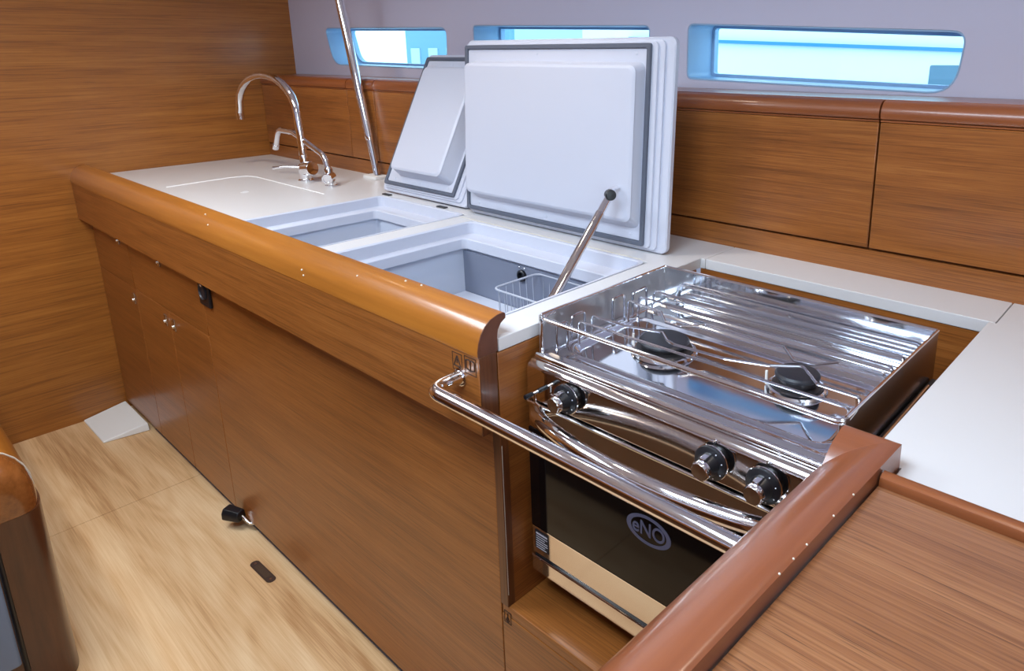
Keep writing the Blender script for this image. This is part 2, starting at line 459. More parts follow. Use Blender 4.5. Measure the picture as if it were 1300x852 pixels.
for p, q in (((2.422, .953), (2.433, .950)), ((2.433, .950), (2.444, .953)), ((2.422, .953), (2.422, .968)), ((2.444, .953), (2.444, .968)), ((2.422, .968), (2.430, .970)), ((2.430, .970), (2.433, .967)), ((2.433, .967), (2.436, .970)), ((2.436, .970), (2.444, .968)), ((2.433, .967), (2.433, .950))): bar2(b, p, q, Ym + .0003, .0022)
plabel(b.build('book_pictogram', M['engrave'], ap), 'engraved open book in a square')

def fiddle_prof(s=1.0):
    out = [(-.041, .980), (-.0415, .990), (-.039, 1.004), (-.033, 1.018), (-.024, 1.030), (-.012, 1.0385), (.004, 1.043), (.017, 1.0435), (.0205, 1.041)]
    inn = [(.0205, 1.033), (.010, 1.027), (.003, 1.017), (.0005, 1.004), (.001, .990), (.0005, .980)]
    return out + inn
fd = MB().prism(fiddle_prof(), 'X', .001, 2.4545)
fo = thing('fiddle_rail', 'long glossy rounded teak fiddle rail along the worktop front', 'rail', (1.2, 0, .98))
fd.build('rail', M['teak_solid'], fo, 50)
MB().prism(fiddle_prof(), 'X', 2.4545, 2.4562).build('end_face', M['teak_end'], fo, 50)
# chips in the varnish
rnd = random.Random(3)
for x, y, z in ((2.19, .006, 1.0432), (2.235, .01, 1.0434), (1.33, -.03, 1.022), (1.86, -.038, 1.008), (1.87, -.040, .998), (1.27, -.012, 1.0384), (2.06, -.02, 1.032)):
    MB().ball((x, y, z), .0022, 6).build('varnish_chip', M['cream_line'], fo)

# ------------------------------------------------------------------ galley step under the cooker and the right-hand unit
st = thing('cooker_niche', 'teak shelf and back panels of the recess holding the cooker', 'cabinet', (2.75, .3, 0))
MB().box(2.4358, 3.05, .0005, .615, .44, .463).bevel(.003, 2).build('shelf', M['teak_x'], st)
MB().box(2.4358, 3.05, 0, .018, ZG, .4395).bevel(.001, 1).build('front_panel', M['teak_x'], st)
MB().box(2.4555, 3.05, .616, .634, .40, .975).build('back_panel', M['teak_x'], st)
MB().box(3.0505, 3.068, .06, .634, .40, .975).build('side_panel', M['teak_y'], st)
MB().box(2.4362, 3.049, .0235, .058, -.01, ZG + .01).build('plinth', M['black_gap'], st)
b = MB(); icon_frame(b, 2.441, 2.460, .424, .450, -.0006)
for p, q in (((2.4505, .446), (2.4505, .440)), ((2.4505, .440), (2.446, .430)), ((2.4505, .440), (2.455, .430)), ((2.446, .430), (2.4505, .427)), ((2.455, .430), (2.4505, .427)), ((2.4505, .436), (2.4505, .430))): bar2(b, p, q, -.0004, .0016)
plabel(b.build('fire_pictogram', M['engrave'], st), 'engraved flame in a square')

ZTB = 1.0135
tb = thing('side_table', 'teak topped unit below the white worktop at right', 'table', (3.5, -.4, 0))
MB().prism([(3.0868, -.0125), (3.056, -1.1), (4.4, -1.1), (4.4, -.0125)], 'Z', ZTB - .025, ZTB).bevel(.001, 1).build('top', M['teak_table'], tb)
MB().box(3.05, 3.074, -1.0, .0445, ZG, .945).build('side_panel', M['teak_y'], tb)
MB().box(3.075, 4.4, -1.09, -1.07, ZG, ZTB - .026).build('front_panel', M['teak_x'], tb)
# nosing under the edge of the white worktop
struct(MB().prism([(.0115, .975), (-.012, .975), (-.012, 1.018), (-.010, 1.0225), (-.005, 1.025), (.003, 1.0245), (.009, 1.0205), (.0115, 1.014)], 'X', 3.0875, 4.4), 'trim_4', M['teak_mould'])
# L shaped corner fiddle: short return along X, long arm along -Y, mitred
cf = thing('corner_fiddle', 'mitred teak fiddle at right, toned as under cool light, turning the corner beside the cooker', 'rail', (3.06, 0, .95))
# profile measured from the inner (tall) edge outwards
PR = [(0, 1.030), (.006, 1.0325), (.018, 1.032), (.032, 1.028), (.046, 1.021), (.060, 1.010), (.071, .997), (.078, .982), (.080, .967), (.080, .9455), (0.0, .9455)]
X_IN, Y_IN = 3.0865, .058
def arm_pt(d, z, t): return (X_IN - d, t, z)
def smooth(pts, k=4):
    o = []
    for i in range(len(pts) - 1):
        p0, p1, p2, p3 = (Vector(pts[max(0, i - 1)]), Vector(pts[i]), Vector(pts[i + 1]), Vector(pts[min(len(pts) - 1, i + 2)]))
        for q in range(k):
            t = q / k
            o.append(tuple(.5 * (2 * p1 + (p2 - p0) * t + (2 * p0 - 5 * p1 + 4 * p2 - p3) * t * t + (3 * p1 - p0 - 3 * p2 + p3) * t ** 3)))
    return o + [tuple(pts[-1])]
PR = smooth(PR[:9]) + PR[9:]
def section(y): return [(X_IN - d - .0275 * (Y_IN - y), y, z) for d, z in PR]
mit = [(X_IN - d - .0275 * d, Y_IN - d, z) for d, z in PR]
MB().loft([mit] + [section(Y_IN - .083 - .03 * k ** 1.5) for k in range(11)]).build('long_arm', M['teak_solid_y'], cf, 50)
end = [(3.022, Y_IN - d, z) for d, z in PR]
# the short return stops against the cooker; below the mitre it is covered by the long arm
mb = MB().loft([end, [(max(3.0222, X_IN - d - .0275 * d), Y_IN - d, z) for d, z in PR]])
mb.build('short_return', M['teak_solid_c'], cf, 50)
for y in (-.17, -.195, -.22, -.07, -.115): MB().ball((3.0855 + .028 * (y - .05), y, 1.0305), .0012, 5).build('varnish_chip', M['cream_line'], cf)

# ------------------------------------------------------------------ wall cabinets along the hull
def wall_cabinet(x0, x1, label, group=None):
    c = thing('wall_cabinet', label, 'cabinet', ((x0 + x1) / 2, YB, 1.05), group)
    g = .0018
    MB().prism([(YB - .006, 1.057), (YB - .006, 1.318), (YB + .012, 1.318), (YB + .012, 1.057)], 'X', x0 + g, x1 - g).bevel(.0015, 1).build('door', M['teak_x'], c)
    p = [(YB - .002, 1.318), (YB - .006, 1.3195), (YB - .006, 1.3225), (YB - .002, 1.3235), (YB - .002, 1.3245), (YB - .0085, 1.3255), (YB - .0105, 1.333), (YB - .010, 1.342), (YB - .006, 1.351), (YB + .002, 1.358), (YB + .014, 1.362), (YB + .03, 1.3625), (YB + .03, 1.318)]
    MB().prism(p, 'X', x0 + g, x1 - g).build('moulding', M['teak_mould'], c, 55)
    MB().box(x0, x1, YB + .013, YH - .003, 1.05, 1.3625).build('carcass', M['teak_mould'], c)
wall_cabinet(.001, .742, 'wide teak wall cabinet behind the taps, next to the far bulkhead')
wall_cabinet(.742, .933, 'narrow teak wall cabinet behind the chrome pole')
wall_cabinet(.933, 1.86, 'teak wall cabinet partly hidden behind the tilted small lid')
wall_cabinet(1.86, 2.785, 'teak wall cabinet between the large lid and the dark gap at right')
wall_cabinet(2.785, 4.2, 'teak wall cabinet at the right end, above the bare white worktop')

# ------------------------------------------------------------------ iceboxes
def icebox(x0, x1, y0, y1, label, ix0, ix1, iy0, iy1, depth):
    t = thing('icebox', label, 'icebox', ((x0 + x1) / 2, (y0 + y1) / 2, ZC - .4))
    L = lambda a, z, r: [(x, y, z) for x, y in rr(*a, r)]
    o = (x0 + .0012, x1 - .0012, y0 + .0012, y1 - .0012)
    i1 = (x0 + .010, x1 - .010, y0 + .010, y1 - .012)
    n = (ix0, ix1, iy0, iy1)
    nl = (ix0 + .002, ix1 - .002, iy0 + .002, iy1 - .002)
    sh = lambda a, e: (a[0] - e, a[1] + e, a[2] - e, a[3] + e)
    MB().loft([L(o, .972, .022), L(o, ZC + .0008, .022), L(sh(o, -.005), ZC + .0008, .02), L(sh(o, -.008), ZC - .002, .02), L(i1, .972, .018), L(i1, .969, .018),
               L(sh(n, .004), .966, .014), L(n, .962, .014), L(nl, .937, .014), L(sh(nl, .016), .936, .014), L(sh(nl, .016), .930, .014), L(sh(n, .02), .930, .014)], False, False).build('rim', M['abs'], t)
    w = sh(nl, .012)
    MB().loft([L(w, .931, .012), L(sh(w, -.004), ZC - depth, .02)], False, True).build('liner', M['tub'], t)
    return t, w
t1, w1 = icebox(SX0, SX1, SY0, SY1, 'smaller icebox nearer the taps, its lid leaning back on the wall cabinets', 1.287, 1.650, .075, .495, .42)
t2, w2 = icebox(BX0, BX1, BY0, BY1, 'larger icebox beside the cooker with its big lid propped upright', 1.790, 2.355, .075, .458, .46)
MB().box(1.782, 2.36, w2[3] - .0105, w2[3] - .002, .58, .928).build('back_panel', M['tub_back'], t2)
MB().box(1.785, 2.355, .405, w2[3] - .012, .56, .812).bevel(.004).build('ledge', M['tub'], t2)
rg = MB().lathe([(.0155, 0), (.0155, .006), (.013, .008), (.009, .008), (.008, .001), (0, .0005)], (2.022, w2[3] - .0105, .905), (0, -1, 0), 28).build('drain_port', M['black'], t2)
for x in (2.012, 2.032): MB().ball((x, w2[3] - .011, .926), .003, 6).build('screw', M['chrome'], t2)
# wire basket hanging in the large icebox
bk = thing('wire_basket', 'white wire basket hanging inside the large icebox well', 'basket', (2.15, .3, .7))
ZR = .872; ax0, ax1, ay0, ay1 = 1.965, 2.335, .10, .40
ZR = .922; ax0, ax1, ay0, ay1 = 2.078, 2.352, .310, .459
MB().tube([(x, y, ZR) for x, y in rr(ax0, ax1, ay0, ay1, .02)], .0027, 8, closed=True).build('rim', M['white_wire'], bk)
b = MB(); k = 0
for i in range(12):
    x = ax0 + .02 + (ax1 - ax0 - .04) * i / 11
    b.tube(fpath([(x, ay0, ZR), (x, ay0 + .008, .74), (x, ay1 - .008, .74), (x, ay1, ZR)], .012, 4), .0009, 6)
for j in range(6):
    y = ay0 + .02 + (ay1 - ay0 - .04) * j / 5
    b.tube(fpath([(ax0, y, ZR), (ax0 + .008, y, .743), (ax1 - .008, y, .743), (ax1, y, ZR)], .012, 4), .0009, 6)
b.build('mesh', M['white_wire'], bk)

# ------------------------------------------------------------------ lids
def lid(t, label, P0, tilt, fl, gk, pl, base, face, depth, top_shift=0.0, r=.018):
    """fl/gk/base/face: (u0,u1,v0,v1) in the plane of the lid; w towards the viewer"""
    vdir = Vector((0, math.sin(tilt), math.cos(tilt))); nd = Vector((0, -math.cos(tilt), math.sin(tilt)))
    H = fl[3]
    def P(u, v, w): return tuple(Vector(P0) + Vector((u + top_shift * v / H, 0, 0)) + vdir * v + nd * w)
    def L(a, w, rad): return [P(u, v, w) for u, v in rr(*a, rad)]
    s = lambda a, e: (a[0] + e, a[1] - e, a[2] + e, a[3] - e)
    MB().loft([L(s(fl, .004), -.018, r), L(fl, -.014, r), L(fl, -.003, r), L(s(fl, .003), 0, r)]).build('lid', M['abs'], t)
    ld = plabel([c for c in t.children if c.name.startswith('lid')][-1], label)
    e = [fl[0] + (gk[0] - fl[0]) * .45, fl[1] + (gk[1] - fl[1]) * .45, fl[2] + (gk[2] - fl[2]) * .45, fl[3] + (gk[3] - fl[3]) * .45]
    e2 = [fl[0] + (gk[0] - fl[0]) * .72, fl[1] + (gk[1] - fl[1]) * .72, fl[2] + (gk[2] - fl[2]) * .72, fl[3] + (gk[3] - fl[3]) * .72]
    MB().loft([L(e, -.001, .014), L(e, .005, .014), L(s(e, .0015), .006, .014), L(e2, .006, .012), L(s(e2, .0005), .011, .012), L(s(e2, .002), .012, .012)]).build('inner_frame', M['abs'], ld)
    g2 = s(gk, .011)
    MB().loft([L(gk, .010, .006), L(gk, .0185, .006), L(s(gk, .002), .0205, .005), L(s(g2, -.002), .0205, .004), L(g2, .018, .004), L(g2, .010, .004)], False, False).build('gasket', M['gasket'], ld)
    q = MB().loft([L(s(g2, .0005), .0115, .004), L(s(g2, .001), .0145, .004)])
    for u, v in ((g2[0] + .022, g2[3] - .012), ((g2[0] + g2[1]) / 2 - .04, g2[3] - .012), (g2[1] - .03, g2[3] - .012), (g2[1] - .008, (g2[2] + g2[3]) / 2 + .06), (g2[0] + .04, g2[2] + .012), ((g2[0] + g2[1]) / 2, g2[2] + .012), (g2[1] - .03, g2[2] + .012)):
        q.lathe([(.0036, -.001), (.0036, .001), (.0015, .0016), (0, .0012)], P(u, v, .0143), nd, 12)
    q.build('backing_plate', M['abs'], ld)
    fr = .018
    mid = [face[i] + (base[i] - face[i]) * .14 for i in range(4)]
    MB().loft([L(base, .013, fr), L(mid, depth - .010, fr), L(s(face, -.002), depth - .004, fr), L(s(face, .003), depth - .0008, fr * .9), L(s(face, .007), depth, fr * .8)]).build('insulation_block', M['abs'], ld)
    return ld, P
big, PB = lid(t2, 'large white lid standing upright', (1.676, .571, ZC + .003), math.atan(.05), (0, .712, 0, .488), (.012, .658, .014, .474), None,
              (.040, .643, .052, .434), (.040, .635, .072, .424), .046)
small, PS = lid(t1, 'small white lid leaning back', (1.199, .578, ZC + .0085), math.radians(23.7), (0, .452, 0, .482), (.026, .40, .022, .466), None,
                (.085, .375, .055, .435), (.100, .358, .070, .413), .066, .045)
# hinges of the small lid
for x in (1.26, 1.56): MB().box(x - .02, x + .02, .550, .565, ZC + .0005, ZC + .004).bevel(.001, 1).build('hinge', M['black'], t1)
MB().box(1.70, 2.36, .516, .5175, ZC + .0002, ZC + .0012).build('hinge_seam', M['cream_line'], t2)
# gas strut
top = Vector((2.285, .492, 1.142)); bot = Vector((2.318, .262, .955))
d = (top - bot).normalized()
e0 = bot - d * .18
MB().tube([tuple(bot + d * .0), tuple(bot + d * .004), tuple(top - d * .052), tuple(top - d * .05)], [.0095, .0105, .0105, .0095], 18).build('gas_strut', M['steel_panel'], t2)
gs = [c for c in t2.children if c.name.startswith('gas_strut')][-1]
MB().tube([tuple(bot + d * .012), tuple(bot + d * .016)], .0114, 18).build('collar', M['chrome'], gs)
MB().tube([tuple(e0), tuple(bot + d * .002)], .0045, 12).build('rod', M['chrome'], gs)
MB().tube([tuple(top - d * .051), tuple(top - d * .004)], [.0095, .0095], 18).build('top_sleeve', M['chrome'], gs)
MB().lathe([(.0, -.012), (.010, -.012), (.0125, -.010), (.0125, .008), (.010, .011), (0, .0115)], tuple(top + Vector((.006, -.004, .004))), (.75, -.6, .1), 20).build('end_cap', M['black'], gs)
MB().tube([tuple(top + Vector((-.004, .002, 0))), tuple(top + Vector((-.006, .012, .012))), tuple(top + Vector((-.006, .034, .014)))], [.007, .006, .006], 12).build('ball_stud', M['chrome'], gs)

# ------------------------------------------------------------------ taps and pole
ft = thing('mixer_tap', 'tall chrome swan neck mixer tap by the sink', 'tap', (.79, .515, ZC))
c0 = (.79, .515, ZC)
MB().lathe([(.028, 0), (.028, .004), (.024, .007), (.0225, .01), (.0225, .058), (.021, .061), (.016, .066), (.015, .094), (.012, .098), (.009, .10)], c0, n=28).build('body', M['chrome'], ft)
arc = []
for i in range(15):
    a = PI * i / 14
    arc.append((.53 + .245 * math.cos(a) * 1.0, .515 - .00 * i, 1.245 + .133 * math.sin(a)))
MB().tube([(.789, .515, 1.09), (.786, .515, 1.16)] + [(x + .003, y, z) for x, y, z in arc] + [(.279, .515, 1.22)], .0145, 14).build('spout', M['chrome'], ft)
MB().tube([(.279, .515, 1.222), (.279, .515, 1.196)], .016, 14).build('aerator', M['chrome'], ft)
MB().lathe([(.0, -.012), (.024, -.012), (.027, -.009), (.027, .03), (.024, .034), (.0, .035)], (.815, .512, 1.048), (.85, .1, .12), 24).build('lever_hub', M['chrome'], ft)
MB().tube([(.79, .50, 1.052), (.75, .46, 1.055), (.715, .43, 1.05)], [.006, .005, .006], 10).build('lever', M['chrome'], ft)
f2 = thing('hand_pump_tap', 'low chrome tap with a straight slanted spout, right of the mixer', 'tap', (.965, .52, ZC))
MB().lathe([(.021, 0), (.021, .004), (.017, .006), (.016, .022)], (.965, .52, ZC), n=24).build('base', M['chrome'], f2)
MB().lathe([(0, -.028), (.017, -.028), (.0185, -.026), (.0185, .030), (.017, .032), (.012, .032), (.011, .030), (0, .030)], (.962, .516, 1.030), (.72, -.66, .0), 24).build('barrel', M['chrome'], f2)
MB().lathe([(.015, 0), (.015, .018), (.012, .022), (.0105, .028)], (.945, .525, 1.040), n=20).build('collar', M['chrome'], f2)
MB().tube(fpath([(.945, .525, 1.05), (.930, .523, 1.105), (.72, .52, 1.173), (.60, .52, 1.175), (.560, .52, 1.105)], [0, .04, .06, .05, 0], 8), .0105, 14).build('spout', M['chrome'], f2)
MB().tube([(.5655, .52, 1.115), (.556, .52, 1.099)], [.0125, .0125], 14).build('aerator', M['chrome'], f2)

po = thing('grab_pole', 'slanted chrome pole rising from a small white foot behind the taps', 'pole', (.95, .712, ZC))
MB().prism(rr(.902, .99, .682, .738, .006), 'Z', ZC, ZC + .012).bevel(.002, 1).build('foot', M['nylon'], po)
pa, pb_ = Vector((.955, .712, 1.012)), Vector((.803, .712, 1.645))
dd = (pb_ - pa)
MB().tube([tuple(pa), tuple(pa + dd * .215)], .0125, 16).build('lower_tube', M['steel'], po)
MB().tube([tuple(pa + dd * .205), tuple(pa + dd * .235), tuple(pa + dd * 1.62)], [.0135, .0165, .0165], 18).build('upper_tube', M['chrome'], po)

# ------------------------------------------------------------------ cooker
ck = thing('cooker', 'stainless steel two burner marine cooker with oven', 'cooker', (2.74, .26, .463))
CX0, CX1 = 2.468, 3.012
ZRAIL = 1.022
# body
MB().box(CX0 + .006, CX1 - .008, .066, .445, .535, .936).bevel(.003).build('body', M['steel_side'], ck)
# tray pan with stepped wells
TX0, TX1, TY0, TY1 = 2.470, 3.010, .072, .452
R = lambda a, z, r: [(x, y, z) for x, y in rr(*a, r, 5)]
sh = lambda a, e: (a[0] + e, a[1] - e, a[2] + e, a[3] - e)
slope = lambda a, z, r: [(x, y, z + (y - .218) * .045) for x, y in rr(*a, r, 5)]   # well tilted so its steel mirrors more of the blue window side
A = (TX0, TX1, TY0, TY1)
W = (2.505, 2.978, .118, .318)
MB().loft([R(A, .938, .012), R(A, .951, .012), R(sh(A, .003), .9545, .012), R(sh(A, .010), .955, .012), R(sh(A, .014), .9585, .012), R(sh(A, .019), .9585, .012), R(sh(A, .023), .955, .012),
           R(sh(W, -.012), .955, .03), R(sh(W, -.009), .958, .03), R(sh(W, -.004), .958, .03), R(W, .955, .028), slope(sh(W, .006), .9505, .025), slope(sh(W, .012), .950, .022)]).build('hob_tray', M['steel'], ck, 60)
b = MB()
for y, r_ in ((.362, .005), (.405, .005)):
    b.prism([(y - r_ * 1.6, .9548), (y - r_ * .8, .9548 + r_ * .8), (y, .9548 + r_), (y + r_ * .8, .9548 + r_ * .8), (y + r_ * 1.6, .9548)], 'X', 2.50, 2.985)
b.build('tray_rib', M['steel'], ck, 60)
# side and back walls of the tray
def wallx(x, y0, y1, name, m='steel'):
    return MB().box(x - .0015, x + .0015, y0, y1, .936, ZRAIL).bevel(.001, 1).build(name, M[m], ck)
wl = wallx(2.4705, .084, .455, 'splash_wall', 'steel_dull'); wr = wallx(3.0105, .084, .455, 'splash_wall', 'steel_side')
MB().box(2.472, 3.009, .4515, .4545, .936, ZRAIL).bevel(.001, 1).build('splash_wall', M['steel'], ck)
MB().tube(fpath([(2.4705, .455, ZRAIL), (3.0105, .455, ZRAIL)], 0), .0024, 8).build('wall_lip', M['chrome'], ck)
for x in (2.4705, 3.0105): MB().tube([(x, .09, ZRAIL), (x, .455, ZRAIL)], .0024, 8).build('wall_lip', M['chrome'], ck)
# front guard rail
MB().tube(fpath([(2.4715, .12, 1.019), (2.4715, .086, 1.016), (3.0085, .086, 1.014), (3.0085, .12, 1.019)], .016, 6), .0042, 12).build('guard_rail', M['chrome'], ck)
for x in (2.4745, 3.006): MB().tube([(x, .086, 1.012), (x, .086, .952)], .0035, 10).build('guard_post', M['chrome'], ck)
# pan support wires
PZ, rw = .999, .0024
def wire(pts, mat='wire'):
    MB().tube(fpath(pts, .006, 4), rw, 8).build('pan_support', M[mat], ck)
def ends(pts, x0=2.503, x1=2.988):
    y0, y1 = pts[0][1], pts[-1][1]
    return [(x0, y0, .955)] + pts + [(x1, y1, .955)]
wire(ends([(2.503, .150, PZ), (2.988, .158, PZ)]))
wire(ends([(2.503, .185, PZ), (2.58, .187, PZ), (2.645, .206, PZ), (2.672, .183, PZ), (2.69, .177, PZ), (2.78, .184, PZ), (2.845, .207, PZ), (2.885, .236, PZ), (2.925, .196, PZ), (2.988, .196, PZ)]))
wire(ends([(2.503, .290, PZ), (2.587, .281, PZ), (2.622, .246, PZ), (2.652, .246, PZ), (2.682, .284, PZ), (2.830, .284, PZ), (2.863, .248, PZ), (2.895, .252, PZ), (2.92, .286, PZ), (2.988, .291, PZ)]))
wire(ends([(2.507, .320, PZ), (2.988, .321, PZ)]))
wire(ends([(2.510, .365, PZ), (2.988, .370, PZ)]))
wire(ends([(2.515, .445, .992), (2.988, .445, .992)]))
# loops of wire that stop the pans sliding sideways
def stay(x, y0, y1, z):
    MB().tube(fpath([(x, y0, .953), (x, y0, z), (x, y1, z), (x, y1, .953)], .010, 5), rw, 8).build('side_loop', M['wire'], ck)
stay(2.497, .100, .126, 1.006); stay(2.485, .150, .185, 1.004); stay(2.493, .255, .290, 1.010); stay(2.490, .320, .365, 1.004)
# burners
def burner(cx, cy, ring, cap, h):
    z = .949
    u = MB().lathe([(ring - .002, 0), (ring, .003), (ring - .002, .0065), (ring - .006, .0075), (ring - .010, .0055), (ring - .012, .0055)], (cx, cy, z), n=40).build('burner', M['chrome'], ck)
    r = ring - .009
    MB().lathe([(r, .003), (r + .001, .008), (r, .0105), (r - .006, .0125), (r - .010, .0125)], (cx, cy, z), n=40).build('burner_ring', M['skirt'], u)
    MB().lathe([(cap - .006, .011), (cap - .004, h - .009), (cap - .0045, h - .007)], (cx, cy, z), n=40).build('burner_head', M['skirt'], u)
    MB().lathe([(cap - .002, h - .008), (cap, h - .006), (cap, h - .003), (cap - .003, h), (cap - .012, h + .001), (.0, h + .0006)], (cx, cy, z), n=40).build('burner_cap', M['enamel'], u)
    MB().tube([(cx - ring + .004, cy - .018, z + .004), (cx - ring + .004, cy - .018, z + .026)], .0022, 8).build('igniter', M['nylon'], u)
burner(2.630, .233, .0585, .0445, .026); burner(2.870, .252, .047, .0345, .031)
# front panel with a rolled top
MB().prism([(.10, .9385), (.10, .949), (.078, .949), (.066, .9465), (.058, .941), (.0545, .934), (.0545, .880), (.0575, .875), (.064, .8735), (.10, .8735)], 'X', CX0, CX1 - .004).build('control_panel', M['steel_panel'], ck, 60)
MB().tube([(CX0 + .006, .074, .9525), (CX1 - .006, .074, .9525)], .0055, 12).build('front_roll', M['chrome'], ck)
# knobs
def knob(x, z):
    x += .006; z += .004; c = (x, .0545, z)
    k = MB().lathe([(.0175, 0), (.0185, .008), (.0240, .0095), (.0252, .011), (.0252, .0145), (.0235, .016), (.017, .018), (.0125, .028), (.0115, .034), (.0, .035)], c, (0, -1, 0), 32).build('knob', M['black'], ck)
    MB().tube([(x + .0253 * math.cos(a), .0545 - .010, z + .0253 * math.sin(a)) for a in [2 * PI * i / 32 for i in range(32)]], .0008, 6, closed=True).build('knob_ring', M['chrome'], k)
    MB().lathe([(.0115, .031), (.0138, .033), (.0138, .040), (.012, .0425), (0, .043)], c, (0, -1, 0), 28).build('knob_cap', M['chrome'], k)
    MB().box(x - .0045, x + .0045, .0545 - .036, .0545 - .0145, z + .004, z + .0180).bevel(.002).build('pointer', M['chrome'], k)
    q = MB()
    for a in (60, 20, -30, -70): q.ball((x + .0208 * math.cos(math.radians(a)), .0545 - .0163, z + .0208 * math.sin(math.radians(a))), .0012, 5)
    q.build('mark', M['print'], k)
    MB().lathe([(.0, 0), (.003, 0), (.003, .002), (0, .003)], (x, .0545, z + .0285), (0, -1, 0), 10).build('index_pip', M['chrome'], k)
for x in (2.565, 2.842, 2.922): knob(x, .909)
kk = MB().lathe([(.0115, 0), (.0115, .004), (.010, .006), (.003, .006), (.003, .004), (0, .004)], (2.976, .0545, .911), (0, -1, 0), 24).build('ignition_button', M['black'], ck)
# latch pin of the oven
lp = MB().tube([(2.505, .060, .905), (2.505, .018, .905)], .0026, 10).build('latch_pin', M['chrome'], ck)
MB().tube([(2.505, .0546, .905), (2.505, .044, .905)], .0042, 10).build('latch_tip', M['black'], lp)
MB().tube([(2.505, .030, .905), (2.505, .014, .905)], .0042, 10).build('latch_tip', M['black'], lp)
MB().tube(fpath([(2.505, .036, .905), (2.505, .036, .888), (2.516, .036, .884)], .006, 4), .0022, 8).build('latch_hook', M['chrome'], lp)
# oven door
OD = MB().box(CX0 - .001, CX1 - .004, .054, .075, .560, .872).bevel(.003).build('oven_door', M['steel_panel'], ck)
MB().tube([(CX0 - .001, .0555, .8695), (CX1 - .004, .0555, .8695)], .0032, 10).build('door_bead', M['chrome'], OD)
MB().box(CX0 + .001, CX1 - .006, .0515, .0545, .622, .822).bevel(.001, 1).build('oven_glass', M['glass_black'], OD)
MB().box(CX0 + .0005, CX1 - .006, .0512, .0545, .6195, .6215).build('glass_bead', M['chrome'], OD)
# handle: bowed bar
hp = []
for i in range(25):
    t = i / 24; x = 2.492 + (2.985 - 2.492) * t
    s_ = math.sin(PI * t) ** .6
    hp.append((x, .052 - .062 * s_, .860 + .012 * s_))
MB().tube(hp, [.0135] * 25, 16).build('oven_handle', M['chrome'], OD)
# lower flap
MB().box(CX0 - .001, CX1 - .004, .052, .070, .522, .553).bevel(.002).build('lower_flap', M['steel_panel'], ck)
MB().tube([(CX0 - .001, .0525, .5545), (CX1 - .004, .0525, .5545)], .002, 8).build('flap_bead', M['chrome'], ck)
MB().box(CX0 + .002, CX1 - .008, .058, .09, .550, .566).build('shadow_gap', M['black'], ck)
MB().box(2.74, 2.752, .0515, .0525, .530, .538).build('flap_slot', M['black'], ck)
for x in (2.50, 2.98): MB().box(x - .015, x + .015, .10, .40, .463, .536).bevel(.003).build('foot_rail', M['black'], ck)
# maker plate with lines of small print
sp = MB().box(2.476, 2.510, .0532, .0541, .574, .613).build('maker_plate', M['sticker'], OD)
rnd = random.Random(8)
b = MB()
z = .6085
for i in range(7):
    h = .0034 if i == 0 else .0014
    x = 2.4785
    xe = 2.5075 if i in (0, 1, 3, 4) else 2.5075 - rnd.uniform(.002, .007)
    while x < xe:
        wdt = rnd.uniform(.0011, .0034); b.box(x, min(x + wdt, xe), .0528, .0533, z - h, z); x += wdt + .0007
    z -= h + .0034
b.build('small_print', M['print'], sp)
# badge on the oven glass
def text_mesh(body, size, ext=.0004):
    cu = bpy.data.curves.new('t', 'FONT'); cu.body = body; cu.size = size; cu.extrude = ext
    cu.align_x = 'CENTER'; cu.align_y = 'CENTER'; cu.offset = size * .010
    ob = bpy.data.objects.new('t', cu); COL.objects.link(ob)
    dg = bpy.context.evaluated_depsgraph_get(); dg.update()
    me = bpy.data.meshes.new_from_object(ob.evaluated_get(dg))
    bpy.data.objects.remove(ob, do_unlink=True)
    return me
bx, bz = 2.7365, .741
n = 40
b = MB()
lo = []
for rx, rz, y in ((.043, .0255, .0512), (.043, .0255, .0506), (.0345, .0205, .0506), (.0345, .0205, .0512)):
    lo.append([(bx + rx * math.cos(2 * PI * i / n), y, bz + rz * math.sin(2 * PI * i / n)) for i in range(n)])
lo.append(lo[0])
bd = b.loft(lo, False, False).build('badge_ring', M['logo'], OD)
me = text_mesh('eNO', .031)
lb = MB(); lb.bm.from_mesh(me); bpy.data.meshes.remove(me)
lb.xf(Matrix.Translation((bx, .0509, bz)) @ Matrix.Rotation(PI / 2, 4, 'X') @ Matrix.Diagonal((1.0, 1.12, 1, 1)))
lb.build('badge_letters', M['logo'], bd)
# gimbal bracket and side guard on the right
MB().box(3.013, 3.026, .17, .44, .885, .945).bevel(.002, 1).build('side_bracket', M['black'], ck)
b = MB()
for i in range(11): y = .20 + i * .021; b.box(3.0258, 3.0268, y, y + .010, .893, .935)
b.build('bracket_slot', M['engrave'], ck)
MB().tube(fpath([(3.020, .140, .90), (3.020, .140, .942), (3.020, .40, .948)], .01, 4), .0028, 8).build('bracket_wire', M['chrome'], ck)
for s_ in (2.4635,): MB().lathe([(.014, 0), (.014, .004), (.008, .006), (.008, .012)], (CX0 + .006, .25, .80), (-1, 0, 0), 20).build('pivot', M['chrome'], ck)

# grab rail across the front of the cooker
gr = thing('grab_rail', 'thick polished tubular grab rail in front of the cooker', 'rail', (2.7, -.1, .93))
MB().tube(fpath([(2.404, -.0395, .931), (2.404, -.103, .931), (3.0495, -.103, .931)], [0, .052, 0], 12), .0125, 20).build('tube', M['chrome'], gr)
MB().lathe([(.0165, 0), (.0165, .002), (.0135, .0035)], (2.404, -.0403, .931), (0, -1, 0), 24).build('flange', M['chrome'], gr)

# socket
so = thing('power_socket', 'small black power socket just under the apron', 'socket', (1.15, 0, .78))
MB().box(1.112, 1.188, -.010, -.0004, .742, .8335).bevel(.003).build('housing', M['black'], so)
MB().lathe([(.026, 0), (.026, .004), (.023, .005), (.021, .001), (0, .0008)], (1.150, -.0098, .788), (0, -1, 0), 28).build('socket_ring', M['enamel'], so)
MB().ball((1.150, -.0125, .808), .004, 6).build('indicator', M['chrome'], so)

